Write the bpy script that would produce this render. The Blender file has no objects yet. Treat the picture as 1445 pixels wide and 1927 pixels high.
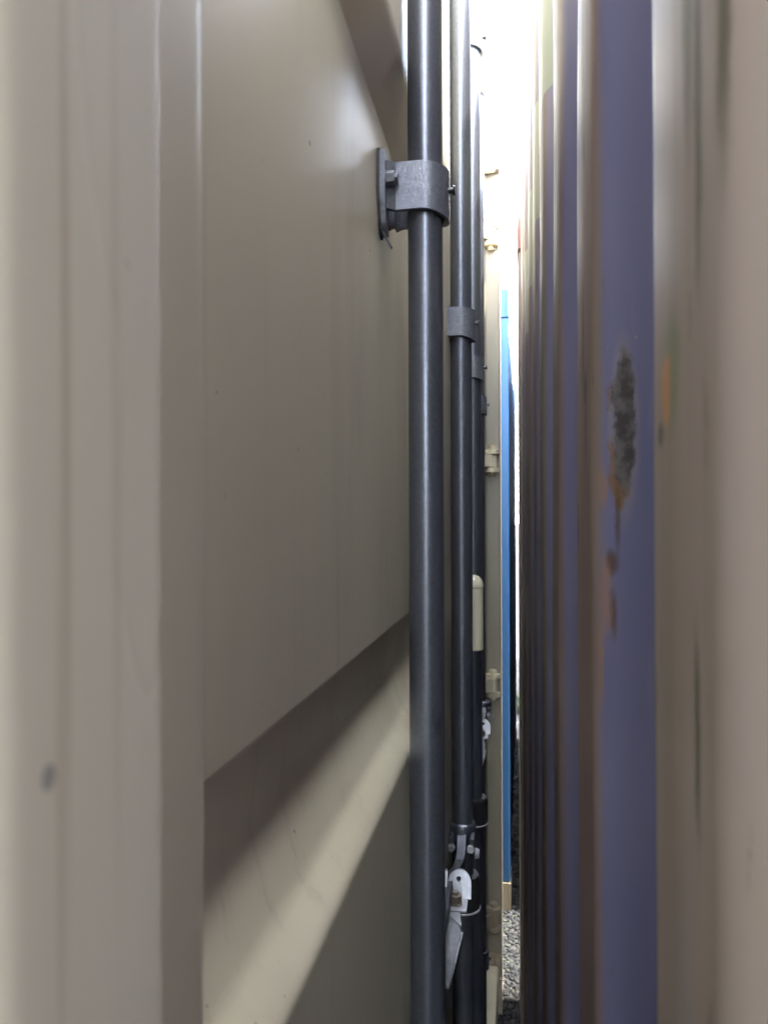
import bpy, bmesh, math, random
from mathutils import Vector, Matrix, noise
R = math.radians
PI = math.pi
scene = bpy.context.scene
col = scene.collection
random.seed(7)

# ------------------------------------------------------------------ camera
EYE = 1.616
F_PX, W_PX = 1336.0, 1445.0
YAW = math.atan((969.0 - 722.5) / F_PX)
cam_d = bpy.data.cameras.new("camera")
cam = bpy.data.objects.new("camera", cam_d)
col.objects.link(cam)
cam_d.sensor_fit = 'HORIZONTAL'
cam_d.sensor_width = 36.0
cam_d.lens = 36.0 * F_PX / W_PX
cam_d.shift_y = 21.5 / W_PX
cam_d.clip_start = 0.01
cam_d.clip_end = 3000.0
cam_d.dof.use_dof = True
cam_d.dof.focus_distance = 0.85
cam_d.dof.aperture_fstop = 16.0
cam.matrix_world = (Matrix.Translation((0, 0, EYE)) @ Matrix.Rotation(YAW, 4, 'Z')
                    @ Matrix.Rotation(PI / 2, 4, 'X') @ Matrix.Rotation(R(-0.2), 4, 'Z'))
scene.camera = cam

# ------------------------------------------------------------------ sky, sun, exposure
SUN_EL, SUN_AZ = 69.5, 91.0          # elevation; clockwise from +Y
world = bpy.data.worlds.new("World")
scene.world = world
world.use_nodes = True
wt = world.node_tree
wt.nodes.clear()
wo = wt.nodes.new('ShaderNodeOutputWorld')
wb = wt.nodes.new('ShaderNodeBackground')
sky = wt.nodes.new('ShaderNodeTexSky')
sky.sky_type = 'NISHITA'
sky.sun_disc = False
sky.sun_elevation = R(SUN_EL)
sky.sun_rotation = R(SUN_AZ)
sky.air_density = 1.0
sky.dust_density = 1.5
tc = wt.nodes.new('ShaderNodeTexCoord')
sep = wt.nodes.new('ShaderNodeSeparateXYZ')
wt.links.new(tc.outputs['Generated'], sep.inputs[0])
zz = wt.nodes.new('ShaderNodeMath'); zz.operation = 'MAXIMUM'; zz.inputs[1].default_value = 0.03
wt.links.new(sep.outputs['Z'], zz.inputs[0])
inv = wt.nodes.new('ShaderNodeMath'); inv.operation = 'DIVIDE'; inv.inputs[0].default_value = 1.0
wt.links.new(zz.outputs[0], inv.inputs[1])
sc_ = wt.nodes.new('ShaderNodeVectorMath'); sc_.operation = 'SCALE'
wt.links.new(tc.outputs['Generated'], sc_.inputs[0]); wt.links.new(inv.outputs[0], sc_.inputs['Scale'])
cn = wt.nodes.new('ShaderNodeTexNoise'); cn.inputs['Scale'].default_value = 1.9
cn.inputs['Detail'].default_value = 7.0; cn.inputs['Roughness'].default_value = 0.6
wt.links.new(sc_.outputs[0], cn.inputs['Vector'])
cr = wt.nodes.new('ShaderNodeMapRange'); cr.inputs['From Min'].default_value = 0.42
cr.inputs['From Max'].default_value = 0.60
wt.links.new(cn.outputs['Fac'], cr.inputs['Value'])
mx = wt.nodes.new('ShaderNodeMix'); mx.data_type = 'RGBA'
wt.links.new(cr.outputs[0], mx.inputs[0])
wt.links.new(sky.outputs[0], mx.inputs[6])
mx.inputs[7].default_value = (9.5, 9.7, 10.0, 1)
wt.links.new(mx.outputs[2], wb.inputs[0])
wb.inputs[1].default_value = 0.15
wt.links.new(wb.outputs[0], wo.inputs[0])

sun_d = bpy.data.lights.new("sun", 'SUN')
sun_d.energy = 0.9
sun_d.angle = R(2.0)
sun_d.color = (1.0, 0.95, 0.87)
sun = bpy.data.objects.new("sun", sun_d)
col.objects.link(sun)
sv = Vector((math.cos(R(SUN_EL)) * math.sin(R(SUN_AZ)), math.cos(R(SUN_EL)) * math.cos(R(SUN_AZ)), math.sin(R(SUN_EL))))
sun.location = sv * 30
sun.rotation_euler = sv.to_track_quat('Z', 'Y').to_euler()

vs = scene.view_settings
vs.view_transform = 'Standard'
vs.look = 'None'
vs.gamma = 1.0
vs.exposure = 4.55
vs.use_curve_mapping = False
scene.cycles.max_bounces = 16
scene.cycles.diffuse_bounces = 12
scene.cycles.glossy_bounces = 8
scene.cycles.caustics_reflective = False
scene.cycles.sample_clamp_indirect = 6.0
scene.cycles.use_denoising = True


# ------------------------------------------------------------------ node helpers
class NT:
    def __init__(self, name):
        self.m = bpy.data.materials.new(name)
        self.m.use_nodes = True
        self.t = self.m.node_tree
        self.b = self.t.nodes['Principled BSDF']
        self.tc = self.t.nodes.new('ShaderNodeTexCoord')
        self.obj = self.tc.outputs['Object']

    def put(self, sock, v):
        if isinstance(v, bpy.types.NodeSocket):
            self.t.links.new(v, sock)
        elif isinstance(v, (tuple, list)) and len(v) == 3 and sock.type == 'RGBA':
            sock.default_value = (*v, 1)
        else:
            sock.default_value = v

    def math(self, op, a, b=0.0, clamp=False):
        n = self.t.nodes.new('ShaderNodeMath'); n.operation = op; n.use_clamp = clamp
        self.put(n.inputs[0], a); self.put(n.inputs[1], b)
        return n.outputs[0]

    def vmath(self, op, a, b=(0, 0, 0)):
        n = self.t.nodes.new('ShaderNodeVectorMath'); n.operation = op
        self.put(n.inputs[0], a); self.put(n.inputs[1], b)
        return n.outputs['Value'] if op in ('LENGTH', 'DISTANCE') else n.outputs[0]

    def noise(self, scale, detail=3.0, rough=0.5, stretch=(1, 1, 1), shift=(0, 0, 0)):
        v = self.vmath('MULTIPLY', self.vmath('ADD', self.obj, shift), stretch)
        n = self.t.nodes.new('ShaderNodeTexNoise')
        n.inputs['Scale'].default_value = scale
        n.inputs['Detail'].default_value = detail
        n.inputs['Roughness'].default_value = rough
        self.t.links.new(v, n.inputs['Vector'])
        return n.outputs['Fac'], n.outputs['Color']

    def ramp(self, v, a, b, lo=0.0, hi=1.0):
        n = self.t.nodes.new('ShaderNodeMapRange')
        n.interpolation_type = 'SMOOTHSTEP'
        self.put(n.inputs['Value'], v)
        n.inputs['From Min'].default_value = a; n.inputs['From Max'].default_value = b
        n.inputs['To Min'].default_value = lo; n.inputs['To Max'].default_value = hi
        return n.outputs[0]

    def mix(self, f, a, b):
        n = self.t.nodes.new('ShaderNodeMix'); n.data_type = 'RGBA'
        self.put(n.inputs[0], f); self.put(n.inputs[6], a); self.put(n.inputs[7], b)
        return n.outputs[2]

    def bump(self, h, strength=0.2, dist=0.002):
        n = self.t.nodes.new('ShaderNodeBump')
        n.inputs['Strength'].default_value = strength; n.inputs['Distance'].default_value = dist
        self.put(n.inputs['Height'], h)
        self.t.links.new(n.outputs[0], self.b.inputs['Normal'])

    def xyz(self, v=None):
        n = self.t.nodes.new('ShaderNodeSeparateXYZ')
        self.put(n.inputs[0], v or self.obj)
        return n.outputs

    def blob(self, c, r, warp=None, amt=0.0, inner=0.85, outer=1.1):
        """1 inside an ellipsoid with a ragged outline"""
        v = self.obj
        if warp is not None:
            w = self.vmath('SUBTRACT', warp, (0.5, 0.5, 0.5))
            v = self.vmath('ADD', v, self.vmath('MULTIPLY', w, (amt, amt, amt)))
        v = self.vmath('DIVIDE', self.vmath('SUBTRACT', v, c), r)
        return self.ramp(self.vmath('LENGTH', v), inner, outer, 1.0, 0.0)

    def out(self, color, rough=0.5, metal=0.0, spec=0.5):
        self.put(self.b.inputs['Base Color'], color)
        self.put(self.b.inputs['Roughness'], rough)
        self.put(self.b.inputs['Metallic'], metal)
        self.put(self.b.inputs['Specular IOR Level'], spec)
        return self.m


def paint(name, base, alt, dirt, rough=0.42, dirt_amt=0.35, peel=0.12, spec=0.5):
    n = NT(name)
    f, _ = n.noise(3.0, 4, 0.55, (1, 1, 0.35))
    c = n.mix(n.ramp(f, 0.35, 0.65), base, alt)
    s, _ = n.noise(14.0, 5, 0.6, (1, 1, 0.06))
    c = n.mix(n.math('MULTIPLY', n.ramp(s, 0.55, 0.75), dirt_amt), c, dirt)
    g, _ = n.noise(160.0, 2, 0.5)
    c = n.mix(n.ramp(g, 0.72, 0.78, 0, 0.35), c, dirt)
    p, _ = n.noise(420.0, 2, 0.5)
    w, _ = n.noise(9.0, 2, 0.5)
    n.bump(n.math('ADD', n.math('MULTIPLY', p, 0.06), w), peel, 0.004)
    r = n.ramp(f, 0.3, 0.7, rough - 0.05, rough + 0.06)
    return n.out(c, r, 0.0, spec)


def beige_paint(name='beige_container_paint', c1=(0.70, 0.645, 0.46), c2=(0.655, 0.60, 0.425)):
    n = NT(name)
    f, wc = n.noise(3.0, 4, 0.55, (1, 1, 0.3))
    c = n.mix(n.ramp(f, 0.35, 0.65), c1, c2)
    s, _ = n.noise(16.0, 5, 0.6, (1, 1, 0.05))
    c = n.mix(n.ramp(s, 0.56, 0.78, 0, 0.16), c, (0.36, 0.30, 0.20))
    d2, wd2 = n.noise(7.0, 5, 0.6, (1, 1, 0.22), (4, 0, 0))
    c = n.mix(n.ramp(d2, 0.52, 0.72, 0, 0.30), c, (0.40, 0.345, 0.24))
    sc2, _ = n.noise(60.0, 5, 0.7, (1, 1.6, 0.12), (0, 9, 0))
    c = n.mix(n.ramp(sc2, 0.68, 0.74, 0, 0.35), c, (0.30, 0.25, 0.18))
    for cy, cz, ry, rz, k in ((0.1085, EYE + 0.03, 0.0016, 0.10, 0.55), (0.1065, EYE - 0.05, 0.0013, 0.06, 0.4), (0.124, EYE + 0.02, 0.002, 0.10, 0.25)):
        c = n.mix(n.math('MULTIPLY', n.blob((-0.0275, cy, cz), (0.006, ry, rz), wd2, 0.006, 0.2, 1.3), k), c, (0.42, 0.34, 0.18))
    dr, _ = n.noise(34.0, 6, 0.7, (1, 1, 0.035), (0, 3.3, 0))
    c = n.mix(n.ramp(dr, 0.57, 0.70, 0, 0.22), c, (0.36, 0.31, 0.22))
    hs, _ = n.noise(48.0, 6, 0.75, (1, 0.10, 1.6), (0, 0, 5))
    c = n.mix(n.ramp(hs, 0.69, 0.73, 0, 0.30), c, (0.82, 0.79, 0.70))
    # single dirt specks and chips
    for p, r, k in SPECKS:
        c = n.mix(n.blob(p, (0.02, r * 0.8, r), wc, 0.004), c, k)
    sp, _ = n.noise(230.0, 2, 0.5)
    c = n.mix(n.ramp(sp, 0.765, 0.80, 0, 0.6), c, (0.12, 0.10, 0.08))
    p, _ = n.noise(380.0, 2, 0.5)
    w, _ = n.noise(6.0, 2, 0.5)
    n.bump(n.math('ADD', n.math('MULTIPLY', p, 0.035), w), 0.10, 0.004)
    return n.out(c, n.ramp(f, 0.3, 0.7, 0.27, 0.36), 0.0, 0.5)


SPECKS = [((-0.0714, 0.4115, 1.43), 0.0013, (0.05, 0.04, 0.03)),
          ((-0.079, 0.535, 1.465), 0.0012, (0.05, 0.04, 0.03)),
          ((-0.082, 0.47, 1.573), 0.0016, (0.75, 0.72, 0.62)),
          ((-0.082, 0.43, 1.855), 0.0018, (0.16, 0.13, 0.11)),
          ((-0.082, 0.405, 1.66), 0.0009, (0.14, 0.12, 0.10)),
          ((-0.082, 0.69, 1.75), 0.0013, (0.72, 0.70, 0.62)),
          ((-0.082, 0.70, 1.66), 0.0011, (0.72, 0.70, 0.62)),
          ((-0.082, 0.62, 1.86), 0.0016, (0.20, 0.18, 0.16)),
          ((-0.03, 0.103, 1.575), 0.0022, (0.33, 0.31, 0.24))]


def purple_paint():
    n = NT('faded_purple_paint')
    x, y, z = n.xyz()
    f, wc = n.noise(5.0, 5, 0.6, (1, 1, 0.25))
    f2, wc2 = n.noise(38.0, 4, 0.6)
    blue = n.mix(n.ramp(f, 0.35, 0.65), (0.112, 0.118, 0.225), (0.148, 0.142, 0.238))
    flat_tone = n.mix(n.ramp(f, 0.3, 0.7), (0.290, 0.226, 0.182), (0.255, 0.205, 0.186))
    flat_tone = n.mix(n.ramp(y, 0.29, 0.40), flat_tone, (0.215, 0.150, 0.142))
    flat_tone = n.mix(n.ramp(y, 0.53, 0.8), flat_tone, (0.135, 0.098, 0.100))
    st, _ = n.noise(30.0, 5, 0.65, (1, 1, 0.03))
    flat_tone = n.mix(n.ramp(st, 0.48, 0.66, 0, 0.5), flat_tone, (0.24, 0.19, 0.155))
    # the outer flats are a chalky brown, darker along y, the slopes purple blue
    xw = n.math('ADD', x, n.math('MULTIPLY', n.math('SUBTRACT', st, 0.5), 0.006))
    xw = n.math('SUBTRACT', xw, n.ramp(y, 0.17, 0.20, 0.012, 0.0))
    c = n.mix(n.ramp(xw, -0.001, 0.0035, 1, 0), blue, flat_tone)
    # light grey painted letter across the ridges: bar and stem, edges stepped by the corrugation
    zj = n.math('ADD', z, n.math('MULTIPLY', n.math('SUBTRACT', f2, 0.5), 0.008))
    zs = n.math('ADD', zj, n.math('MULTIPLY', y, 0.10))
    bar = n.math('MULTIPLY', n.ramp(zs, 2.222, 2.226), n.ramp(zs, 2.412, 2.416, 1, 0))
    bar = n.math('MULTIPLY', bar, n.math('MULTIPLY', n.ramp(y, 1.022, 1.024), n.ramp(y, 1.73, 1.74, 1, 0)))
    stem = n.math('MULTIPLY', n.ramp(zs, 2.255, 2.259), n.math('MULTIPLY', n.ramp(y, 0.775, 0.777), n.ramp(y, 1.021, 1.023, 1, 0)))
    letter = n.math('MAXIMUM', bar, stem)
    flake = n.ramp(st, 0.66, 0.72, 1, 0)
    c = n.mix(n.math('MULTIPLY', letter, flake), c, (0.22, 0.245, 0.235))
    # scrape down to primer on the slope, rust rim
    f3, wc3 = n.noise(95.0, 5, 0.7, (1, 1, 0.45))
    f5, wc5 = n.noise(70.0, 8, 0.75, (1, 1.4, 0.8))
    f4, wc4 = n.noise(24.0, 3, 0.6, (1, 1, 0.5))
    halo = n.blob((0.009, 0.4085, EYE + 0.052), (0.014, 0.0088, 0.054), wc4, 0.012, 0.75, 1.15)
    c = n.mix(n.math('MULTIPLY', halo, 0.55), c, (0.22, 0.205, 0.21))
    rim = n.blob((0.008, 0.4105, EYE + 0.052), (0.012, 0.0086, 0.050), wc5, 0.015, 0.9, 1.02)
    c = n.mix(n.math('MULTIPLY', rim, n.ramp(f2, 0.44, 0.56)), c, (0.17, 0.10, 0.06))
    core = n.blob((0.0095, 0.4085, EYE + 0.055), (0.012, 0.0075, 0.044), wc5, 0.018, 0.82, 1.06)
    core = n.math('MULTIPLY', core, n.ramp(f3, 0.66, 0.70, 1, 0.15))
    g, _ = n.noise(120.0, 4, 0.6)
    c = n.mix(core, c, n.mix(n.ramp(g, 0.4, 0.65), (0.042, 0.036, 0.040), (0.115, 0.108, 0.112)))
    # rusty chip on the nearest flat
    chip_g = n.blob((0.0, 0.236, EYE + 0.047), (0.02, 0.012, 0.018), wc2, 0.022, 0.5, 1.2)
    c = n.mix(n.math('MULTIPLY', chip_g, 0.85), c, (0.15, 0.17, 0.09))
    chip = n.math('MULTIPLY', n.blob((0.0, 0.242, EYE + 0.043), (0.02, 0.009, 0.014), wc3, 0.016, 0.6, 1.1), 0.95)
    c = n.mix(chip, c, (0.46, 0.21, 0.07))
    c = n.mix(n.blob((0.0, 0.2505, EYE + 0.029), (0.02, 0.005, 0.005), wc3, 0.008, 0.6, 1.1), c, (0.03, 0.03, 0.025))
    # dark scratches along the flats
    for cy, cz, ry, rz in ((0.476, EYE + 0.115, 0.006, 0.05), (0.463, EYE + 0.085, 0.010, 0.013), (0.462, EYE + 0.062, 0.004, 0.035),
                           (0.506, EYE - 0.005, 0.006, 0.03), (0.508, EYE + 0.16, 0.006, 0.05),
                           (0.478, EYE + 0.34, 0.010, 0.10), (0.497, EYE + 0.30, 0.005, 0.16), (0.470, EYE + 0.27, 0.006, 0.06), (0.70, EYE + 0.31, 0.02, 0.03),
                           (0.2135, EYE + 0.15, 0.0075, 0.055), (0.203, EYE + 0.11, 0.005, 0.06), (0.183, EYE + 0.15, 0.006, 0.08), (0.206, EYE - 0.06, 0.003, 0.04)):
        b = n.blob((0.0, cy, cz), (0.012, ry, rz), wc3, 0.010, 0.4, 1.1)
        c = n.mix(n.math('MULTIPLY', b, 0.85), c, (0.045, 0.028, 0.018) if cy > 0.3 else (0.06, 0.06, 0.035))
    # brown runs down the bend beside the scrape
    for cd, cy, cz, ry, rz in ((0.003, 0.4125, EYE + 0.002, 0.0022, 0.034), (0.002, 0.4150, EYE - 0.022, 0.0055, 0.010), (0.002, 0.4150, EYE - 0.052, 0.0032, 0.020)):
        b = n.blob((cd, cy, cz), (0.010, ry, rz), wc3, 0.004, 0.5, 1.1)
        c = n.mix(n.math('MULTIPLY', b, 0.9), c, (0.075, 0.045, 0.028))
    for cy, cz, ry, rz in ((0.420, EYE - 0.040, 0.006, 0.030), (0.421, EYE + 0.020, 0.005, 0.016), (0.424, EYE - 0.080, 0.004, 0.03)):
        b = n.blob((0.002, cy, cz), (0.012, ry, rz), wc3, 0.012, 0.4, 1.1)
        c = n.mix(n.math('MULTIPLY', b, 0.6), c, (0.30, 0.165, 0.085))
    # soft greenish grime bands and water runs on the flats
    gr_, _ = n.noise(11.0, 4, 0.6, (1, 4.5, 0.10), (0, 0.37, 0))
    c = n.mix(n.math('MULTIPLY', n.ramp(gr_, 0.5, 0.66, 0, 0.55), n.ramp(x, 0.002, 0.008, 1, 0)), c, (0.185, 0.155, 0.10))
    gs_, _ = n.noise(26.0, 5, 0.7, (1, 1, 0.12), (0, 1.7, 0))
    c = n.mix(n.ramp(gs_, 0.55, 0.72, 0, 0.35), c, (0.24, 0.235, 0.27))
    # rust pinholes on the ridge edges
    e, _ = n.noise(55.0, 5, 0.7, (1, 2.2, 0.35))
    em = n.math('MULTIPLY', n.ramp(e, 0.63, 0.70), n.ramp(x, 0.001, 0.009, 1, 0))
    c = n.mix(n.math('MULTIPLY', em, 0.75), c, (0.085, 0.045, 0.025))
    d, _ = n.noise(150.0, 2, 0.5)
    c = n.mix(n.ramp(d, 0.76, 0.79, 0, 0.5), c, (0.33, 0.33, 0.33))
    p, _ = n.noise(300.0, 2, 0.5)
    n.bump(n.math('ADD', n.math('MULTIPLY', p, 0.1), n.math('MULTIPLY', core, -0.6)), 0.25, 0.002)
    return n.out(c, n.ramp(f, 0.3, 0.7, 0.36, 0.48), 0.0, 0.5)


def metal(name, base, alt, rough, met, speck=None, bump=0.1, scale=120.0):
    n = NT(name)
    f, _ = n.noise(scale, 4, 0.6)
    c = n.mix(n.ramp(f, 0.3, 0.7), base, alt)
    if speck:
        s, _ = n.noise(scale * 2.1, 3, 0.55, (1, 1, 0.6))
        c = n.mix(n.ramp(s, 0.68, 0.76), c, speck)
    h, _ = n.noise(scale * 2.5, 3, 0.6)
    n.bump(h, bump, 0.001)
    wr, _ = n.noise(18.0, 6, 0.7, (1, 1, 0.25), (2, 5, 0))
    c = n.mix(n.ramp(wr, 0.60, 0.68, 0, 0.45), c, (base[0] * 1.7, base[1] * 1.6, base[2] * 1.5))
    c = n.mix(n.ramp(wr, 0.30, 0.38, 0.5, 0), c, (0.05, 0.042, 0.035))
    w, _ = n.noise(11.0, 3, 0.5, (1, 1, 0.3))
    return n.out(c, n.ramp(w, 0.3, 0.7, rough - 0.05, rough + 0.06), met)


def gravel_mat(name, dark, mid, light, scale):
    n = NT(name)
    v = n.t.nodes.new('ShaderNodeTexVoronoi'); v.inputs['Scale'].default_value = scale
    n.t.links.new(n.obj, v.inputs['Vector'])
    sx = n.xyz(v.outputs['Color'])
    c = n.mix(sx[0], mid, light)
    c = n.mix(n.ramp(v.outputs['Distance'], 0.35, 0.75), c, dark)
    f, _ = n.noise(0.6, 4, 0.6)
    c = n.mix(n.ramp(f, 0.5, 0.75, 0, 0.5), c, (0.07, 0.06, 0.04))
    n.bump(n.math('MULTIPLY', v.outputs['Distance'], -1.0), 0.8, 0.012)
    return n.out(c, 0.85, 0.0, 0.3)


def stone_mat():
    n = NT('stone')
    gi = n.t.nodes.new('ShaderNodeNewGeometry')
    ri = gi.outputs['Random Per Island']
    c = n.mix(ri, (0.008, 0.008, 0.010), (0.045, 0.046, 0.045))
    c = n.mix(n.ramp(ri, 0.8, 0.9), c, (0.055, 0.065, 0.045))
    f, _ = n.noise(200, 3, 0.6)
    c = n.mix(n.ramp(f, 0.4, 0.7, 0, 0.35), c, (0.03, 0.03, 0.03))
    n.bump(f, 0.3, 0.002)
    return n.out(c, 0.8, 0.0, 0.35)


M = {}
M['beige'] = beige_paint()
M['beige_dimmed'] = beige_paint('dimmed_beige_frame_paint', (0.31, 0.28, 0.205), (0.27, 0.245, 0.185))  # darker copy of the beige, offsets the strong sky light on the far post
M['cream_dim'] = beige_paint('dimmed_casting_paint', (0.185, 0.160, 0.105), (0.15, 0.128, 0.08))  # beige toned down further so the sky-lit top castings don't blow out
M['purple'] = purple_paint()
M['teal'] = paint('dark_teal_paint', (0.035, 0.05, 0.055), (0.05, 0.06, 0.065), (0.08, 0.06, 0.04))
M['rust_post'] = paint('rust_brown_paint', (0.23, 0.095, 0.075), (0.19, 0.085, 0.07), (0.10, 0.05, 0.025), 0.6, 0.6)
M['brown_post'] = paint('dull_brown_paint', (0.19, 0.15, 0.13), (0.15, 0.115, 0.11), (0.10, 0.055, 0.03), 0.5, 0.6)
M['blue'] = paint('bright_blue_paint', (0.026, 0.092, 0.205), (0.034, 0.105, 0.215), (0.045, 0.085, 0.13), 0.4, 0.3)
M['tan'] = paint('tan_worn_paint', (0.34, 0.27, 0.17), (0.26, 0.20, 0.13), (0.14, 0.08, 0.04), 0.6, 0.7)
M['sage'] = paint('grey_green_paint', (0.20, 0.23, 0.20), (0.18, 0.21, 0.185), (0.12, 0.08, 0.05))
M['brown'] = paint('rust_red_paint', (0.15, 0.055, 0.04), (0.18, 0.07, 0.05), (0.08, 0.04, 0.02), 0.5, 0.5)
M['bar'] = metal('dark_grey_bar_paint', (0.13, 0.14, 0.165), (0.155, 0.165, 0.19), 0.34, 0.72, (0.20, 0.205, 0.215), 0.07, 260.0)
M['bracket'] = metal('cast_grey_metal', (0.14, 0.147, 0.17), (0.19, 0.20, 0.225), 0.44, 0.55, (0.55, 0.55, 0.55), 0.35, 200.0)
M['dark'] = metal('blackened_steel', (0.03, 0.03, 0.032), (0.05, 0.05, 0.05), 0.45, 0.5)
M['zinc'] = metal('zinc_plated_steel', (0.40, 0.40, 0.42), (0.50, 0.50, 0.52), 0.40, 0.45, (0.42, 0.40, 0.38), 0.15, 150.0)
M['brass'] = metal('dull_bolt_steel', (0.30, 0.25, 0.19), (0.40, 0.35, 0.28), 0.42, 0.8, None, 0.1, 150.0)
M['rubber'] = metal('black_rubber', (0.012, 0.012, 0.013), (0.02, 0.02, 0.02), 0.6, 0.0)
M['ground'] = gravel_mat('gravel_ground', (0.015, 0.015, 0.015), (0.045, 0.045, 0.043), (0.09, 0.088, 0.08), 45.0)
M['stone'] = stone_mat()
lf = NT('weed_leaf')
lfn, _ = lf.noise(60, 3)
M['leaf'] = lf.out(lf.mix(lfn, (0.025, 0.05, 0.018), (0.05, 0.075, 0.03)), 0.6)
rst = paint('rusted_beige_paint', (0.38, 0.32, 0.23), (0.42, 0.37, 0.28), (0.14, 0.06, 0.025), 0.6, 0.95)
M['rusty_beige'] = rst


# ------------------------------------------------------------------ mesh helpers
class MB:
    def __init__(self):
        self.bm = bmesh.new()

    def box(self, x0, x1, y0, y1, z0, z1, bev=0.0, seg=2):
        x0, x1 = min(x0, x1), max(x0, x1)
        y0, y1 = min(y0, y1), max(y0, y1)
        z0, z1 = min(z0, z1), max(z0, z1)
        vs_ = [self.bm.verts.new((x, y, z)) for x in (x0, x1) for y in (y0, y1) for z in (z0, z1)]
        fs = [(0, 1, 3, 2), (4, 6, 7, 5), (0, 4, 5, 1), (2, 3, 7, 6), (0, 2, 6, 4), (1, 5, 7, 3)]
        ff = [self.bm.faces.new([vs_[i] for i in f]) for f in fs]
        if bev > 0:
            es = list({e for f in ff for e in f.edges})
            bmesh.ops.bevel(self.bm, geom=es, offset=bev, segments=seg, affect='EDGES', profile=0.5)
        return self

    def cyl(self, p0, p1, r0, r1=None, seg=24, caps=True):
        p0, p1 = Vector(p0), Vector(p1)
        r1 = r0 if r1 is None else r1
        d = (p1 - p0).normalized()
        a = d.orthogonal().normalized()
        b = d.cross(a)
        rings = []
        for p, r in ((p0, r0), (p1, r1)):
            rings.append([self.bm.verts.new(p + (a * math.cos(2 * PI * i / seg) + b * math.sin(2 * PI * i / seg)) * r) for i in range(seg)])
        for i in range(seg):
            j = (i + 1) % seg
            self.bm.faces.new((rings[0][i], rings[0][j], rings[1][j], rings[1][i]))
        if caps:
            self.bm.faces.new(rings[0][::-1]); self.bm.faces.new(rings[1])
        return self

    def lathe(self, c, prof, seg=32):
        """prof: list of (r, z) around the vertical axis through c"""
        rings = []
        for r, z in prof:
            rings.append([self.bm.verts.new((c[0] + r * math.cos(2 * PI * i / seg), c[1] + r * math.sin(2 * PI * i / seg), c[2] + z)) for i in range(seg)])
        for k in range(len(rings) - 1):
            for i in range(seg):
                j = (i + 1) % seg
                self.bm.faces.new((rings[k][i], rings[k][j], rings[k + 1][j], rings[k + 1][i]))
        self.bm.faces.new(rings[0][::-1]); self.bm.faces.new(rings[-1])
        return self

    def prism(self, pts, fn, h0, h1):
        """closed 2D outline pts, fn(a, b, h) -> xyz"""
        lo = [self.bm.verts.new(fn(a, b, h0)) for a, b in pts]
        hi = [self.bm.verts.new(fn(a, b, h1)) for a, b in pts]
        n = len(pts)
        for i in range(n):
            j = (i + 1) % n
            self.bm.faces.new((lo[i], lo[j], hi[j], hi[i]))
        self.bm.faces.new(lo[::-1]); self.bm.faces.new(hi)
        return self

    def holed(self, outer, hole_c, hole_r, fn, h0, h1):
        """outline with one round hole"""
        n = len(outer)
        inner = []
        for a, b in outer:
            t = math.atan2(b - hole_c[1], a - hole_c[0])
            inner.append((hole_c[0] + hole_r * math.cos(t), hole_c[1] + hole_r * math.sin(t)))
        L = [[self.bm.verts.new(fn(a, b, h)) for a, b in pts] for pts in (outer, inner) for h in (h0, h1)]
        o0, o1, i0, i1 = L
        for i in range(n):
            j = (i + 1) % n
            self.bm.faces.new((o0[i], o0[j], o1[j], o1[i]))
            self.bm.faces.new((i0[j], i0[i], i1[i], i1[j]))
            self.bm.faces.new((o0[j], o0[i], i0[i], i0[j]))
            self.bm.faces.new((o1[i], o1[j], i1[j], i1[i]))
        return self

    def strip(self, path, width_dirs, w, th):
        """rectangular section swept along path; width_dirs: one vector or one per point"""
        path = [Vector(p) for p in path]
        n = len(path)
        rings = []
        for i, p in enumerate(path):
            t = (path[min(i + 1, n - 1)] - path[max(i - 1, 0)]).normalized()
            wd = Vector(width_dirs if not isinstance(width_dirs, list) else width_dirs[i])
            wd = (wd - t * wd.dot(t)).normalized()
            nd = t.cross(wd)
            rings.append([self.bm.verts.new(p + wd * a * w / 2 + nd * b * th / 2) for a, b in ((-1, -1), (1, -1), (1, 1), (-1, 1))])
        for k in range(n - 1):
            for i in range(4):
                j = (i + 1) % 4
                self.bm.faces.new((rings[k][i], rings[k][j], rings[k + 1][j], rings[k + 1][i]))
        self.bm.faces.new(rings[0][::-1]); self.bm.faces.new(rings[-1])
        return self

    def torus(self, c, r, t, a0=0.0, a1=2 * PI, seg=32, sides=8):
        full = abs(a1 - a0 - 2 * PI) < 1e-6
        rings = []
        for i in range(seg if full else seg + 1):
            a = a0 + (a1 - a0) * i / seg
            rings.append([self.bm.verts.new((c[0] + (r + t * math.cos(b)) * math.cos(a), c[1] + (r + t * math.cos(b)) * math.sin(a), c[2] + t * math.sin(b)))
                          for b in [2 * PI * k / sides for k in range(sides)]])
        n = len(rings)
        for i in range(n if full else n - 1):
            A, B = rings[i], rings[(i + 1) % n]
            for k in range(sides):
                l = (k + 1) % sides
                self.bm.faces.new((A[k], B[k], B[l], A[l]))
        return self

    def grid(self, rows, thick=None):
        vv = [[self.bm.verts.new(p) for p in r] for r in rows]
        for i in range(len(vv) - 1):
            for j in range(len(vv[0]) - 1):
                self.bm.faces.new((vv[i][j], vv[i][j + 1], vv[i + 1][j + 1], vv[i + 1][j]))
        return vv

    def build(self, name, mat, parent=None, smooth=35):
        bmesh.ops.recalc_face_normals(self.bm, faces=self.bm.faces)
        me = bpy.data.meshes.new(name)
        self.bm.to_mesh(me); self.bm.free()
        if smooth:
            for p in me.polygons:
                p.use_smooth = True
            me.set_sharp_from_angle(angle=R(smooth))
        me.materials.append(M[mat] if isinstance(mat, str) else mat)
        o = bpy.data.objects.new(name, me)
        col.objects.link(o)
        if parent is not None:
            o.parent = parent
        if smooth:
            wn = o.modifiers.new('weighted', 'WEIGHTED_NORMAL')
            wn.keep_sharp = True
        return o


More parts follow.
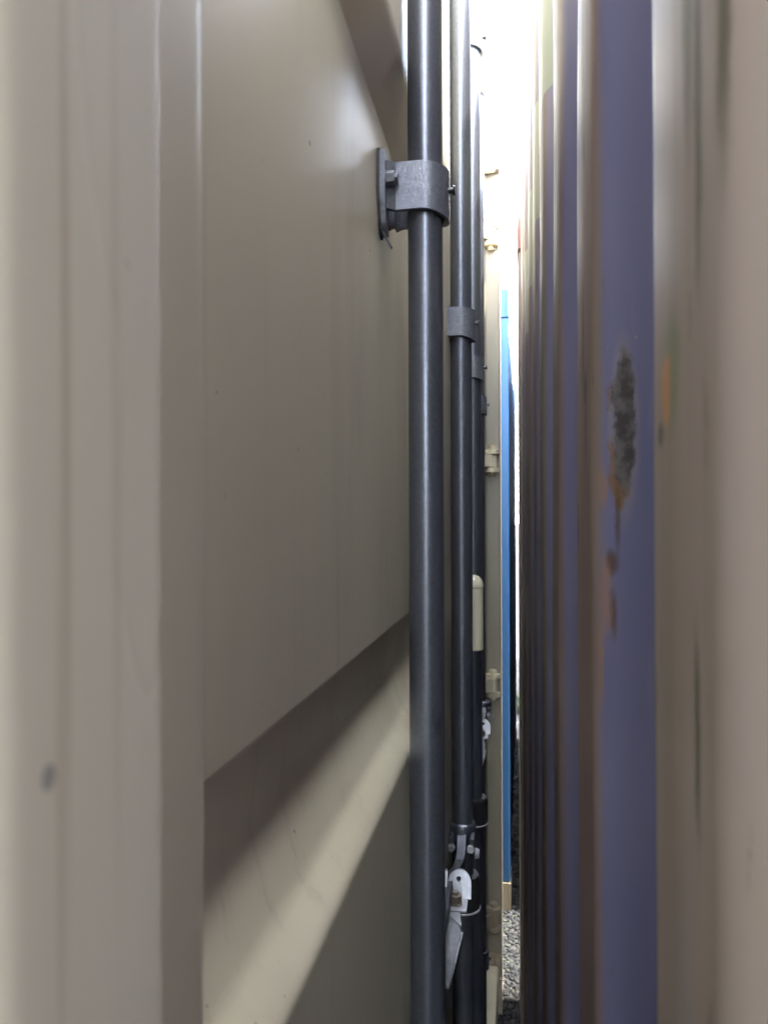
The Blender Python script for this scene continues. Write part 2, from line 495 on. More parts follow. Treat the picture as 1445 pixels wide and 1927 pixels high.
def thing(name, label, cat, loc=(0, 0, 0), rz=0.0, group=None):
    o = bpy.data.objects.new(name, None)
    col.objects.link(o)
    o.location = loc
    o.rotation_euler = (0, 0, rz)
    o['label'] = label
    o['category'] = cat
    if group:
        o['group'] = group
    return o


def copy_tree(o, off, parent):
    c = o.copy()
    col.objects.link(c)
    c.parent = parent
    c.location = Vector(o.location) + Vector(off)
    for ch in list(o.children):
        k = ch.copy(); col.objects.link(k); k.parent = c
    return c


def fillet(pts, r, n=5):
    """round the corners of an open polyline"""
    out = [pts[0]]
    for i in range(1, len(pts) - 1):
        p, a, b = Vector(pts[i]), Vector(pts[i - 1]), Vector(pts[i + 1])
        d = min(r, (a - p).length * 0.48, (b - p).length * 0.48)
        s = p + (a - p).normalized() * d
        e = p + (b - p).normalized() * d
        for k in range(n + 1):
            t = k / n
            q = s * (1 - t) ** 2 + p * 2 * t * (1 - t) + e * t * t
            out.append((q.x, q.y))
    out.append(pts[-1])
    return out


def corrugation(y0, y1, first_edge, flat_out, slope, flat_in, depth, r=0.014):
    """(y, inset) across a wall; first_edge is the far end of the first outer flat"""
    p = flat_out + 2 * slope + flat_in
    pts = [(y0, depth)]
    e = first_edge
    while e - p > y0 + p:
        e -= p
    while e < y1 - 0.02:
        for yy, dd in ((e - flat_out - slope, depth), (e - flat_out, 0.0), (e, 0.0), (e + slope, depth)):
            if y0 + 0.005 < yy < y1 - 0.005:
                pts.append((yy, dd))
        e += p
    pts.append((y1, pts[-1][1]))
    return fillet(pts, r)


def corrugated_wall(name, mat, parent, prof, z0, z1, place, thick=0.004, fade=0.03, zn=40):
    """extrude a corrugation profile; place(y, inset, z) -> xyz; ridge ends run out into the rails"""
    mb = MB()
    D = max(d for _, d in prof)
    zs = [z0, z0 + fade * 0.4, z0 + fade] + [z0 + fade + (z1 - z0 - 2 * fade) * k / zn for k in range(1, zn)] + [z1 - fade, z1 - fade * 0.65, z1 - fade * 0.3, z1]
    rows = []
    for z in zs:
        k = min(1.0, (z - z0) / fade, (z1 - z) / fade)
        lim = D * 0.75 * (1 - math.sqrt(max(0.0, 1 - (1 - k) ** 2)))
        rows.append([place(y, max(d, lim) + 0.0028 * noise.noise(Vector((y * 3.1, z * 1.7, D * 40))) + 0.0010 * noise.noise(Vector((y * 14, z * 5, D * 40))), z) for y, d in prof])
    mb.grid(rows)
    o = mb.build(name, mat, parent, 50)
    sm = o.modifiers.new('sheet', 'SOLIDIFY')
    sm.thickness = thick
    sm.offset = 0.0
    return o


def casting(parent, mat, x0, x1, y0, y1, z0, z1):
    """ISO corner casting with its oval holes as real recesses"""
    mb = MB()
    cx, cy, cz = (x0 + x1) / 2, (y0 + y1) / 2, (z0 + z1) / 2
    t = 0.012
    ring = []
    for i in range(28):
        a = 2 * PI * i / 28
        ring.append((0.024 * math.cos(a), 0.042 * math.sin(a)))

    def rect(w, h):
        pts = []
        for i in range(28):
            a = 2 * PI * i / 28
            c, s = math.cos(a), math.sin(a)
            k = min(abs(w / 2 / c) if abs(c) > 1e-6 else 9, abs(h / 2 / s) if abs(s) > 1e-6 else 9)
            pts.append((c * k, s * k))
        # pull the nearest ring points out to the true corners
        for sx in (1, -1):
            for sy in (1, -1):
                i = min(range(28), key=lambda q: (pts[q][0] - sx * w / 2) ** 2 + (pts[q][1] - sy * h / 2) ** 2)
                pts[i] = (sx * w / 2, sy * h / 2)
        return pts
    for fn, w, h in ((lambda a, b, q: (x0 + q if q >= 0 else x0, cy + a, cz + b), y1 - y0, z1 - z0),
                     (lambda a, b, q: (x1 - q, cy + a, cz + b), y1 - y0, z1 - z0)):
        mb.holed(rect(w, h), (0, 0), 0.03, fn, 0.0, t)
    w = x1 - x0 - 2 * t - 0.004
    for fn in ((lambda a, b, q: (cx + a, y0 + q, cz + b)), (lambda a, b, q: (cx + a, y1 - q, cz + b))):
        mb.holed(rect(w, z1 - z0), (0, 0), 0.03, fn, 0.0, t)
    mb.box(x0 + t, x1 - t, y0 + t, y1 - t, z0, z0 + t)
    mb.box(x0 + t, x1 - t, y0 + t, y1 - t, z1 - t, z1)
    return mb.build('corner_casting', mat, parent, 30)


# ------------------------------------------------------------------ ground
mb = MB()
mb.grid([[(x, y, 0.0) for x in (-600, -30, -4, -1, 0, 1, 4, 30, 600)] for y in (-600, -30, -4, 0, 2, 4, 8, 30, 900)])
g = mb.build('ground', 'ground', None, 0)
g['kind'] = 'structure'


# ------------------------------------------------------------------ generic container end (used for the three plain ones)
def container(label, loc, rz, s, W, H, L, first_edge, mats, Y0=0.0):
    """face at local x = 0, body runs to local x = s * L, width along local y"""
    root = thing('shipping_container', label, 'container', loc, rz)
    wall, post, cast_top, cast_low, rail = mats
    X = lambda d: s * d
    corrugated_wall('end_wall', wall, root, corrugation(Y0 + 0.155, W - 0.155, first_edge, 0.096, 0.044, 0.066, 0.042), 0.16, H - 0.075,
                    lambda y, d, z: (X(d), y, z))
    MB().box(X(0.012), X(0.09), Y0 + 0.165, W - 0.165, H - 0.075, H - 0.012, 0.006).build('top_rail', rail, root)
    MB().box(X(0.006), X(0.10), Y0 + 0.165, W - 0.165, 0.02, 0.16, 0.006).build('bottom_rail', rail, root)
    for xa in (0.0, L - 0.15):
        for ya in (Y0 + 0.004, W - 0.144):
            m = MB()
            m.box(X(xa - 0.004), X(xa + 0.15), ya, ya + 0.14, 0.119, H - 0.119, 0.008)
            m.build('corner_post', post, root)
    for xa in (-0.006, L - 0.172):
        for ya in (Y0, W - 0.162):
            casting(root, cast_low, min(X(xa), X(xa + 0.178)), max(X(xa), X(xa + 0.178)), ya, ya + 0.162, 0.0, 0.118)
            casting(root, cast_top, min(X(xa), X(xa + 0.178)), max(X(xa), X(xa + 0.178)), ya, ya + 0.162, H - 0.118, H)
    for yy, sg in ((Y0 + 0.012, 1), (W - 0.012, -1)):
        corrugated_wall('side_wall', wall, root, corrugation(0.16, L - 0.16, 0.5, 0.072, 0.068, 0.070, 0.036), 0.16, H - 0.07,
                        lambda y, d, z, yy=yy, sg=sg: (X(y), yy + sg * d, z), zn=6)
        MB().box(X(0.18), X(L - 0.18), yy, yy + sg * 0.06, H - 0.07, H - 0.012, 0.004).build('top_rail', rail, root)
        MB().box(X(0.18), X(L - 0.18), yy, yy + sg * 0.05, 0.03, 0.16, 0.004).build('bottom_rail', rail, root)
    MB().box(X(0.09), X(L - 0.02), Y0 + 0.07, W - 0.07, H - 0.035, H - 0.018).build('roof', wall, root)
    MB().box(X(0.10), X(L - 0.02), Y0 + 0.06, W - 0.06, 0.12, 0.15).build('floor_deck', 'rubber', root)
    MB().box(X(L - 0.05), X(L - 0.01), Y0 + 0.165, W - 0.165, 0.16, H - 0.075).build('far_end_wall', wall, root)
    return root


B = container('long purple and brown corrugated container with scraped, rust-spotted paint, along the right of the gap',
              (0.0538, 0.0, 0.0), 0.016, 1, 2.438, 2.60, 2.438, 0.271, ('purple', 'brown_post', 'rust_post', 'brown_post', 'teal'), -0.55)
C = container('bright blue container standing in the gap beyond the beige one',
              (-0.028, 2.99, 0.0), -0.0131, -1, 2.438, 2.591, 6.06, 0.40, ('blue', 'blue', 'blue', 'tan', 'blue'))
D = container('rust red container beyond the far end of the purple one, facing the blue one',
              (0.050, 2.99, 0.0), -0.004, 1, 2.438, 2.591, 6.06, 0.40, ('brown', 'brown', 'brown', 'brown', 'brown'))

E2 = container('unseen grey green container added behind the camera to block light at the near opening',
               (-0.060, -2.88, 0.0), 0.0, -1, 2.438, 2.591, 6.06, 0.40, ('sage', 'sage', 'sage', 'sage', 'sage'))  # added out of view, cuts the light entering at the near end

# ------------------------------------------------------------------ the beige container, door end
AX, AY, AW, AH, AL = -0.047, 0.080, 2.438, 2.896, 6.06
A = thing('shipping_container', 'beige container with dark grey locking bars down its doors, along the left of the gap', 'container', (AX, 0, 0))
XR, XO = -0.126 - AX, -0.104 - AX            # recess and outer faces of the door skin, in the container's own frame
Z0, Z1 = 0.16, 2.77                           # door bottom and top


def trap(v, spans):
    """depth 0..1 of the pressed recesses: spans = (start, end, slope at start, slope at end)"""
    d = 0.0
    for a, b, sa, sb in spans:
        if a - sa < v < b + sb:
            if v < a:
                k = (v - (a - sa)) / sa
            elif v > b:
                k = ((b + sb) - v) / sb
            else:
                k = 1.0
            d = max(d, k)
    return d


def soft(fn, v, r, n=6):
    return sum(fn(v + r * (2 * k / n - 1)) for k in range(n + 1)) / (n + 1)


ZSP = [(EYE - 1.02, EYE - 0.56, 0.08, 0.06), (EYE - 0.108, EYE + 0.383, 0.113, 0.058), (EYE + 0.83, EYE + 1.05, 0.06, 0.06)]


def door_leaf(y0, y1, ya, yb):
    YSP = [(ya + 0.03, yb - 0.04, 0.03, 0.04)]
    ys = sorted(set([round(y0 + (y1 - y0) * k / 24, 4) for k in range(25)] +
                    [round(c + 0.003 * k, 4) for c in (ya, ya + 0.03, yb - 0.04, yb) for k in range(-6, 7)]))
    ys = [y for y in ys if y0 <= y <= y1]
    zs = set([round(Z0 + (Z1 - Z0) * k / 40, 4) for k in range(41)])
    for a, b, sa, sb in ZSP:
        for c in (a - sa, a, b, b + sb):
            for k in range(-10, 11):
                zs.add(round(c + 0.0025 * k, 4))
        for k in range(41):
            zs.add(round(a - sa * k / 40, 4))
        for k in range(9):
            zs.add(round(a + 0.0008 * (k - 4), 4)); zs.add(round(b + 0.0008 * (k - 4), 4))
    zs = sorted(z for z in zs if Z0 <= z <= Z1)
    def low(z):
        """foot of a recess: a lip, a shallow undercut, then a curve out to the ridge"""
        for a, b, sa, sb in ZSP:
            if a - sa <= z <= a + 0.004:
                t = (a - z) / sa
                if t < 0.04:
                    return 1 + 0.30 * max(0.0, t / 0.04)
                if t < 0.44:
                    return 1.30 + 0.22 * (t - 0.04) / 0.40
                if t < 0.89:
                    return 1.52 - 0.66 * ((t - 0.44) / 0.45) ** 1.6
                return 0.86 * (1 - ((t - 0.89) / 0.11) ** 1.8)
        return trap(z, ZSP)
    fz = {z: ((soft(low, z, 0.0012) if any(abs(z - c) < 0.012 for a, b, sa, sb in ZSP for c in (a, b)) else soft(low, z, 0.008))) for z in zs}
    fy = {y: soft(lambda v: trap(v, YSP), y, 0.004) for y in ys}
    mb = MB()
    rows = []
    for z in zs:
        rows.append([(XO + (XR - XO) * fz[z] * fy[y] + 0.0016 * noise.noise(Vector((y * 2.6, z * 2.2, 3.0))) * min(1.0, fz[z] * fy[y]), y, z) for y in ys])
    vv = mb.grid(rows)
    # sides and back
    bk = -0.155 - AX
    nb = [[mb.bm.verts.new((bk, y, z)) for y in (y0, y1)] for z in (Z0, Z1)]
    mb.bm.faces.new([r[0] for r in vv] + [nb[1][0], nb[0][0]])
    mb.bm.faces.new([r[-1] for r in vv][::-1] + [nb[0][1], nb[1][1]])
    mb.bm.faces.new(vv[0] + [nb[0][1], nb[0][0]])
    mb.bm.faces.new(vv[-1][::-1] + [nb[1][0], nb[1][1]])
    mb.bm.faces.new((nb[0][0], nb[0][1], nb[1][1], nb[1][0]))
    return mb.build('door_leaf', 'beige', A, 40)


leaf_1 = door_leaf(0.172, 1.314, 0.227, 1.02)
leaf_2 = door_leaf(1.326, 2.372, 1.60, 2.28)
for lf_, (ya, yb) in ((leaf_1, (1.315, 1.3195)), (leaf_2, (1.3205, 1.325))):
    MB().box(-0.150 - AX, -0.098 - AX, ya, yb, Z0 + 0.004, Z1 - 0.004).build('gasket', 'rubber', lf_)
# weld bead and lip along the foot of the recess

# ---- posts
m = MB()
# near post: pressed section with a shallow bead, its face a little behind the castings
pts = fillet([(-0.16 - AX, 0.084), (-0.0745 - AX, 0.084), (-0.0745 - AX, 0.141), (-0.090 - AX, 0.142), (-0.090 - AX, 0.168), (-0.16 - AX, 0.168)], 0.0012, 3)
pts = fillet([(-0.16 - AX, 0.084), (-0.0745 - AX, 0.084), (-0.0745 - AX, 0.120)], 0.014, 8) + pts[5:]
m.prism(pts, lambda a, b, h: (a, b, h), 0.119, AH - 0.119)
post_near = m.build('corner_post', 'beige', A, 40)
m = MB()
pts = fillet([(-0.16 - AX, 2.378), (-0.098 - AX, 2.378), (-0.094 - AX, 2.389), (-0.047 - AX, 2.389), (-0.047 - AX, 2.54), (-0.16 - AX, 2.54)], 0.006, 4)
m.prism(pts, lambda a, b, h: (a, b, h), 0.119, AH - 0.119)
post_far = m.build('corner_post', 'beige_dimmed', A, 40)
for ya in (AY, AY + AW - 0.12):
    MB().box(-AL + 0.01, -AL + 0.13, ya, ya + 0.12, 0.119, AH - 0.119, 0.008).build('corner_post', 'beige', A)
for xa in (-0.178, -AL):
    for ya in (AY, AY + AW - 0.162):
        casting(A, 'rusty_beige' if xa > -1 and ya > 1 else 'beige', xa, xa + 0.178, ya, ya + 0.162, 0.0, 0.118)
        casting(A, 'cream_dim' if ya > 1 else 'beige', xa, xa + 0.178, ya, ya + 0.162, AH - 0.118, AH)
# rear frame and body
MB().box(-0.14, -0.012, 0.25, 2.378, AH - 0.122, AH - 0.01, 0.008).build('door_header', 'beige', A)
MB().box(-0.14, -0.012, 0.25, 2.378, 0.02, 0.155, 0.008).build('door_sill', 'beige', A)
for yy, sg in ((AY + 0.012, 1), (AY + AW - 0.012, -1)):
    corrugated_wall('side_wall', 'beige', A, corrugation(0.17, AL - 0.13, 0.5, 0.072, 0.068, 0.070, 0.036), 0.16, AH - 0.07,
                    lambda y, d, z, yy=yy, sg=sg: (-y, yy + sg * d, z), zn=6)
    MB().box(-0.18, -AL + 0.18, yy, yy + sg * 0.06, AH - 0.07, AH - 0.012, 0.004).build('top_rail', 'beige', A)
    MB().box(-0.18, -AL + 0.18, yy, yy + sg * 0.05, 0.03, 0.16, 0.004).build('bottom_rail', 'beige', A)
MB().box(-0.14, -AL + 0.02, AY + 0.07, AY + AW - 0.07, AH - 0.035, AH - 0.018).build('roof', 'beige', A)
MB().box(-0.16, -AL + 0.02, AY + 0.06, AY + AW - 0.06, 0.12, 0.15).build('floor_deck', 'rubber', A)
MB().box(-AL + 0.02, -AL + 0.05, AY + 0.12, AY + AW - 0.12, 0.15, AH - 0.07).build('front_wall', 'beige', A)
# sloped gusset that stands on the low casting at the far post
m = MB()
m.prism([(-0.052, 2.366), (-0.052, 2.3885), (-0.006, 2.3885), (-0.002, 2.372), (-0.006, 2.366)], lambda a, b, h: (a, b, h), 0.119, 0.185)
m.build('post_gusset', 'rusty_beige', A)


# ---- hinges
def hinge(zc, post, y, mat):
    """blade off the door between two rounded lugs on the post, with a pin"""
    px, py = -0.027, y - 0.013
    m = MB()
    for dz in (-0.030, 0.030):
        out = [(px + 0.023 * math.cos(a), py + 0.021 * math.sin(a)) for a in [PI + 0.0 + PI * k / 10 for k in range(11)]]
        out += [(px + 0.023, y + 0.002), (px - 0.023, y + 0.002)]
        m.prism(out, lambda a, b, h: (a, b, h), zc + dz - 0.007, zc + dz + 0.007)
    # weld fillets under and over the lugs
    m.box(px - 0.014, px + 0.014, y - 0.008, y + 0.001, zc - 0.047, zc - 0.037, 0.003)
    m.box(px - 0.014, px + 0.014, y - 0.008, y + 0.001, zc + 0.037, zc + 0.047, 0.003)
    m.cyl((px, py, zc - 0.050), (px, py, zc + 0.046), 0.0075, seg=16)
    m.cyl((px, py, zc + 0.046), (px, py, zc + 0.052), 0.011, seg=16)
    b = m
    b.cyl((px, py, zc - 0.0215), (px, py, zc + 0.0215), 0.015, seg=20)
    b.strip([(px, py - 0.010, zc), (px - 0.016, py - 0.022, zc + 0.002), (px - 0.040, py - 0.045, zc), (px - 0.057, py - 0.10, zc)],
            (0, 0, 1), 0.042, 0.010)
    b.cyl((px - 0.062, py - 0.075, zc), (px - 0.048, py - 0.075, zc), 0.012, seg=6)
    return b.build('hinge', mat, post, 30)


for zc in (EYE + 0.955, EYE + 0.205, EYE - 0.537, EYE - 1.31):
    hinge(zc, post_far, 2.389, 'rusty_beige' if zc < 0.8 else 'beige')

# ---- locking bars
BX = -0.0846 - AX
BARS = [0.686, 1.146, 1.474, 1.934]


def guide_bracket(bar, by, z0, z1, bx=BX):
    """U strap bent round the bar, two bolted ears, rivet at the nose"""
    m = MB()
    ro, ri = 0.0235, 0.0180
    xf = XR + 0.004
    leg = lambda s_, r_: (xf + 0.012, by + s_ * r_)
    outer = [(xf + 0.004, by - ro - 0.006), (xf + 0.012, by - ro)]
    outer += [(bx + ro * math.cos(a), by + ro * math.sin(a)) for a in [-PI / 2 + PI * k / 20 for k in range(21)]]
    outer += [(xf + 0.012, by + ro), (xf + 0.004, by + ro + 0.006)]
    inner = [(xf + 0.004, by - ri - 0.004), (xf + 0.012, by - ri)]
    inner += [(bx + ri * math.cos(a), by + ri * math.sin(a)) for a in [-PI / 2 + PI * k / 20 for k in range(21)]]
    inner += [(xf + 0.012, by + ri), (xf + 0.004, by + ri + 0.004)]
    ring = outer + inner[::-1]
    n = len(outer)
    # the strap is a touch deeper at its nose
    def zlo(x):
        return z0 - 0.006 * max(0.0, min(1.0, (x - bx) / ro)) ** 1.5
    lo_o = [m.bm.verts.new((x, y, zlo(x))) for x, y in outer]
    hi_o = [m.bm.verts.new((x, y, z1 - (z1 - z0) * 0.06 * max(0, (x - bx) / ro))) for x, y in outer]
    lo_i = [m.bm.verts.new((x, y, zlo(x))) for x, y in inner]
    hi_i = [m.bm.verts.new((x, y, z1 - (z1 - z0) * 0.06 * max(0, (x - bx) / ri))) for x, y in inner]
    for i in range(n - 1):
        m.bm.faces.new((lo_o[i], lo_o[i + 1], hi_o[i + 1], hi_o[i]))
        m.bm.faces.new((lo_i[i + 1], lo_i[i], hi_i[i], hi_i[i + 1]))
        m.bm.faces.new((hi_o[i], hi_o[i + 1], hi_i[i + 1], hi_i[i]))
        m.bm.faces.new((lo_o[i + 1], lo_o[i], lo_i[i], lo_i[i + 1]))
    for i in (0, n - 1):
        m.bm.faces.new((lo_o[i], hi_o[i], hi_i[i], lo_i[i]))
    es = [e for e in m.bm.edges if len(e.link_faces) == 2 and e.calc_face_angle(0) > 1.0]
    bmesh.ops.bevel(m.bm, geom=es, offset=0.0012, segments=2, affect='EDGES', profile=0.5)
    # ears: round-cornered plates on the door skin, each over a dark packing plate
    packs = []
    zc = (z0 + z1) / 2
    for s_ in (-1, 1):
        c0 = by + s_ * (ro + 0.0035)
        mp = MB(); packs.append(mp)
        out = fillet([(c0, zc + 0.031), (c0 + s_ * 0.0095, zc + 0.031), (c0 + s_ * 0.0095, zc - 0.012), (c0 + s_ * 0.002, zc - (0.040 if s_ < 0 else 0.020)),
                      (c0 - s_ * 0.0115, zc - (0.048 if s_ < 0 else 0.022)), (c0 - s_ * 0.0115, zc + 0.031), (c0, zc + 0.031)], 0.007, 4)[:-1]
        m.prism(out, lambda a, b, h: (h, a, b), xf - 0.001, xf + 0.004)
        mp.prism([(a * 1.0 + (c0 - a) * -0.04, zc + (b - zc) * 1.05) for a, b in out], lambda a, b, h: (h, a, b), xf - 0.0035, xf - 0.0012)
    for mp in packs:
        mp.build('packing_plate', 'dark', bar, 32)
    return m.build('guide_bracket', 'bracket', bar, 32)


def bracket_hardware(bar, by, z0, z1, bx=BX):
    zc = (z0 + z1) / 2
    xf = XR + 0.008
    for s_ in (-1, 1):
        m = MB()
        c0 = by + s_ * 0.0305
        m.cyl((xf - 0.0002, c0, zc + 0.004), (xf + 0.0012, c0, zc + 0.004), 0.0080, seg=20)
        m.cyl((xf + 0.0012, c0, zc + 0.004), (xf + 0.0085, c0, zc + 0.004), 0.0069, seg=6)
        m.cyl((xf + 0.0085, c0, zc + 0.004), (xf + 0.0115, c0, zc + 0.004), 0.0045, seg=12)
        m.build('bolt', 'bracket', bar, 30)
    m = MB()
    m.cyl((bx + 0.0225, by - 0.004, zc), (bx + 0.0275, by - 0.004, zc), 0.0028, seg=12)
    m.cyl((bx + 0.0275, by - 0.004, zc), (bx + 0.0295, by - 0.004, zc), 0.0048, 0.0042, seg=14)
    m.build('rivet', 'dark', bar, 30)
    m = MB()
    m.strip([(xf - 0.004, by - 0.024, z0 - 0.020), (xf - 0.001, by - 0.024, z0 - 0.027), (xf + 0.004, by - 0.022, z0 - 0.036)], (0, 1, 0), 0.004, 0.002)
    m.build('cotter_pin', 'dark', bar, 30)


def locking_bar(by, bx=BX):
    m = MB()
    m.cyl((bx, by, 0.09), (bx, by, 2.83), 0.017, seg=48)
    bar = m.build('locking_bar', 'bar', A, 30)
    for z0, z1 in ((EYE + 0.297, EYE + 0.342), (0.42, 0.465), (2.59, 2.635))[:2 if by > 1.9 else 3]:
        guide_bracket(bar, by, z0, z1, bx)
        bracket_hardware(bar, by, z0, z1, bx)
    # cams at both ends
    for z in (0.09, 2.80):
        m = MB()
        m.box(bx - 0.035, bx + 0.018, by - 0.016, by + 0.016, z - 0.02, z + 0.03, 0.005)
        m.build('cam', 'bracket', bar)
    return bar


def handle_set(bar, by, bx=BX):
    """forked hub on the bar, bent flat handle and its pins"""
    zt = 1.135
    m = MB()
    prof = [(0.0172, 0.002), (0.0200, 0.0), (0.0218, -0.004), (0.0218, -0.020), (0.0212, -0.023), (0.0172, -0.024)]
    m.lathe((bx, by, zt), [(r, z) for r, z in prof[::-1]], 36)
    for s_ in (-1, 1):
        m.box(bx + s_ * 0.0125, bx + s_ * 0.0215, by - 0.036, by - 0.008, zt - 0.036, zt - 0.010, 0.004)
    m.build('handle_hub', 'bar', bar, 30)
    for s_ in (-1, 1):
        m = MB()
        m.cyl((bx + s_ * 0.0150, by - 0.0365, zt - 0.026), (bx + s_ * 0.0150, by - 0.0415, zt - 0.026), 0.0062, 0.0050, seg=14)
        m.build('pivot_pin', 'zinc', bar, 30)
    m = MB()
    m.cyl((bx + 0.0213, by - 0.020, zt - 0.040), (bx + 0.0275, by - 0.020, zt - 0.040), 0.0085, 0.0065, seg=14)
    m.build('pivot_pin', 'zinc', bar, 30)
    m = MB()
    path = [(bx + 0.001, by - 0.016, zt - 0.016), (bx + 0.001, by - 0.028, zt - 0.024), (bx + 0.001, by - 0.034, zt - 0.036), (bx - 0.001, by - 0.042, zt - 0.046),
            (bx - 0.004, by - 0.066, zt - 0.048), (bx - 0.008, by - 0.10, zt - 0.040), (bx - 0.010, by - 0.13, zt - 0.034), (bx - 0.010, by - 0.40, zt - 0.030)]
    m.strip(path, (1, 0, 0.15), 0.013, 0.012)
    m.build('handle', 'bracket', bar, 30)


def collar(bar, by, bx=BX):
    m = MB()
    m.lathe((bx, by, 1.0), [(0.0172, -0.001), (0.0262, 0.0), (0.0275, 0.004), (0.0275, 0.046), (0.0250, 0.052), (0.0172, 0.054)], 40)
    m.build('bar_collar', 'dark', bar, 30)
    m = MB()
    m.torus((bx, by, 0.9995), 0.0272, 0.0018, seg=40)
    m.build('snap_ring', 'zinc', bar, 60)


bars = [locking_bar(y) for y in BARS[:3]] + [locking_bar(BARS[3], BX - 0.012)]
handle_set(bars[1], BARS[1])
handle_set(bars[3], BARS[3], BX - 0.001)
collar(bars[1], BARS[1])
collar(bars[2], BARS[2])


def retainer(yc, bx=BX):
    """zinc catch: upright holed plate, shelf with hex bolt, hinged latch plate hanging under it"""
    zb = 1.088
    x0, x1 = bx - 0.011, bx + 0.022
    root_m = MB()
    out = []
    for k in range(13):                       # rounded top
        a = PI * k / 12
        out.append(((x0 + x1) / 2 + (x1 - x0) / 2 * math.cos(a), zb + 0.018 + 0.016 * math.sin(a)))
    out += [(x0, zb + 0.010), (x0, zb), (x0 + 0.012, zb), (x0 + 0.026, zb), (x1, zb), (x1, zb + 0.010)]
    root_m.holed(out, ((x0 + x1) / 2 - 0.001, zb + 0.023), 0.0034, lambda a, b, h: (a, h + (b - zb) * 0.4, b), yc, yc + 0.004)
    root_m.box(x0, x1 - 0.004, yc - 0.030, yc + 0.001, zb - 0.004, zb, 0.0012)
    root_m.prism([(yc - 0.030, zb), (yc, zb), (yc + 0.013, zb + 0.034), (yc + 0.006, zb + 0.034)], lambda a, b, h: (h, a, b), x0 - 0.004, x0)
    root_m.box(XO - 0.002, x0 - 0.003, yc - 0.026, yc + 0.002, zb - 0.002, zb + 0.02, 0.001)
    ret = root_m.build('handle_retainer', 'zinc', A, 30)
    m = MB()
    cx, cy = (x0 + x1) / 2 - 0.004, yc - 0.014
    m.cyl((cx, cy, zb + 0.0002), (cx, cy, zb + 0.0022), 0.0098, seg=20)
    m.cyl((cx, cy, zb + 0.0022), (cx, cy, zb + 0.0125), 0.0090, seg=6)
    m.cyl((cx, cy, zb + 0.0125), (cx, cy, zb + 0.0165), 0.0048, 0.0040, seg=14)
    m.build('bolt', 'brass', ret, 30)
    # latch plate
    m = MB()
    y = yc - 0.012
    pl = [(x0 - 0.010, zb - 0.012), (x0 + 0.006, zb - 0.006), (x0 + 0.018, zb - 0.006), (x0 + 0.021, zb - 0.024), (x0 + 0.003, zb - 0.090), (x0 - 0.010, zb - 0.096)]
    m.prism(pl, lambda a, b, h: (a, h - 0.45 * (zb - b), b), y, y + 0.003)
    lean = lambda x, yy, z: (x, yy - 0.45 * (zb - z), z)
    m.strip([lean(x0 - 0.006, y - 0.002, zb - 0.012), lean(x0 + 0.008, y - 0.003, zb - 0.019), lean(x0 + 0.017, y - 0.003, zb - 0.025), lean(x0 + 0.019, y - 0.003, zb - 0.030),
             lean(x0 + 0.0115, y - 0.003, zb - 0.058), lean(x0 + 0.001, y - 0.002, zb - 0.094)], (0.9, 0, 0.3), 0.0055, 0.008)
    m.strip([lean(x0 + 0.0235, y + 0.001, zb - 0.032), lean(x0 + 0.016, y + 0.001, zb - 0.060), lean(x0 + 0.006, y + 0.001, zb - 0.094)], (0.9, 0, 0.3), 0.0025, 0.006)
    m.build('latch_plate', 'zinc', ret, 30)
    return ret


retainer(1.000)
retainer(1.790)

# ---- lock box at the meeting of the doors
m = MB()
zb, zt, cx, cy = 1.372, 1.490, -0.0785 - AX, 1.382
prof = [(0.0175, 0.0), (0.0175, zt - zb)]
half = [(cx + 0.0175 * math.cos(a), cy + 0.0175 * math.sin(a)) for a in [-PI * 0.62 + PI * 1.24 * k / 18 for k in range(19)]]
half += [(XO, cy + 0.016), (XO, cy - 0.016)]
m.prism(half, lambda a, b, h: (a, b, h), zb, zt)
m.box(XO - 0.001, XO + 0.016, cy - 0.028, cy - 0.0165, zb - 0.006, zt + 0.026, 0.002)
lb = m.build('lock_box', 'beige', A, 30)
m = MB()
m.lathe((cx - 0.001, cy, zt), [(0.0170, -0.002), (0.0195, 0.003)] + [(0.0195 * math.cos(a), 0.004 + 0.022 * math.sin(a)) for a in [PI / 2 * k / 8 for k in range(8)]] + [(0.002, 0.026)], 28)
m.build('cap', 'beige', lb, 50)

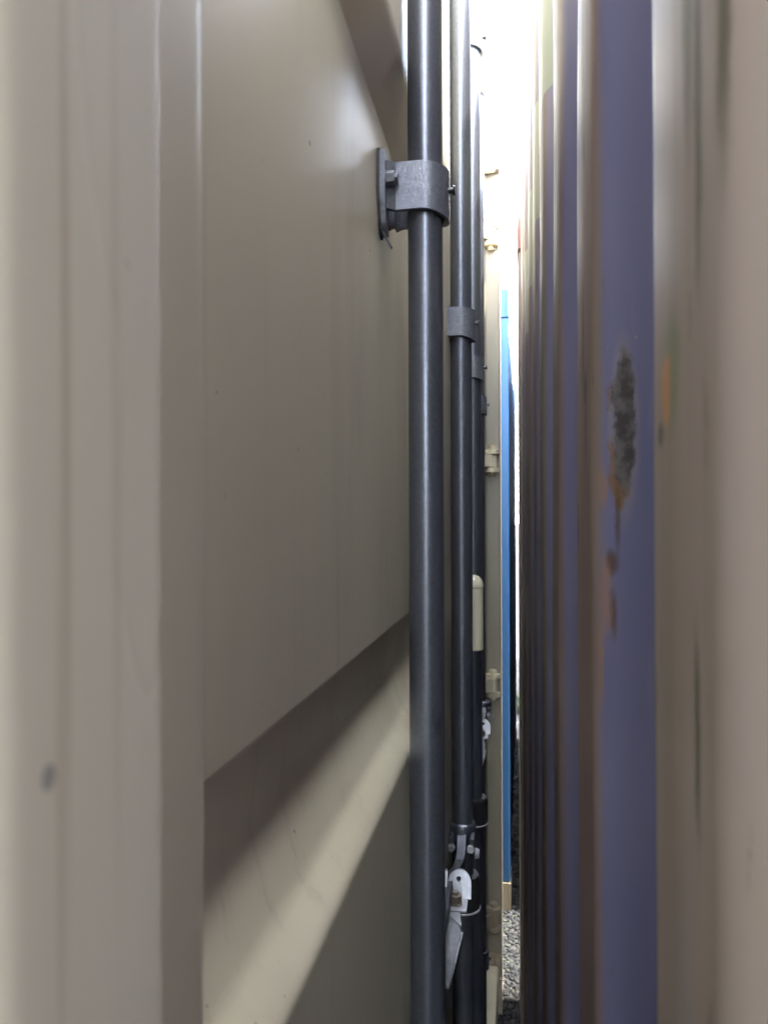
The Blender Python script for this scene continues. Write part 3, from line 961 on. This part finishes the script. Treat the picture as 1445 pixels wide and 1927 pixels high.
# ------------------------------------------------------------------ loose gravel and weeds
m = MB()
base = bmesh.new()
bmesh.ops.create_icosphere(base, subdivisions=1, radius=1.0)
bv = [v.co.copy() for v in base.verts]
bf = [[v.index for v in f.verts] for f in base.faces]
base.free()
verts, faces = [], []


def stone(x, y, r):
    o = len(verts)
    rz = random.random() * 6.28
    sx, sy, sz = r * random.uniform(0.8, 1.35), r * random.uniform(0.7, 1.1), r * random.uniform(0.5, 0.85)
    c, s_ = math.cos(rz), math.sin(rz)
    for v in bv:
        k = random.uniform(0.82, 1.15)
        a, b = v.x * sx * k, v.y * sy * k
        verts.append((x + a * c - b * s_, y + a * s_ + b * c, sz * 0.45 + v.z * sz * k))
    faces.extend([[i + o for i in f] for f in bf])


for k in range(3600):
    stone(random.uniform(-0.30, 0.22), random.uniform(2.05, 3.15), random.choice((0.005, 0.007, 0.009, 0.011)))
for k in range(2200):
    stone(random.uniform(-0.12, 0.12), random.uniform(3.15, 8.5), random.choice((0.007, 0.010, 0.013)))
me = bpy.data.meshes.new('gravel')
me.from_pydata(verts, [], faces)
for p in me.polygons:
    p.use_smooth = random.random() < 0.5
me.materials.append(M['stone'])
gr = bpy.data.objects.new('gravel', me)
col.objects.link(gr)
gr['label'] = 'loose grey gravel on the ground between the containers'
gr['category'] = 'gravel'
gr['kind'] = 'stuff'

m = MB()
for k in range(46):
    a = random.random() * 6.28
    h = random.uniform(0.08, 0.20)
    sp = random.uniform(0.02, 0.09)
    p0 = Vector((random.uniform(-0.03, 0.03), random.uniform(-0.05, 0.05), 0))
    p1 = p0 + Vector((math.cos(a) * sp * 0.4, math.sin(a) * sp * 0.4, h * 0.6))
    p2 = p0 + Vector((math.cos(a) * sp, math.sin(a) * sp, h))
    m.strip([p0, p1, p2], (-math.sin(a), math.cos(a), 0), random.uniform(0.006, 0.014), 0.001)
wd = m.build('weed', 'leaf', None, 60)
wd.location = (0.02, 6.1, 0)
wd['label'] = 'small green weed growing in the gravel beyond the blue container'
wd['category'] = 'weed'
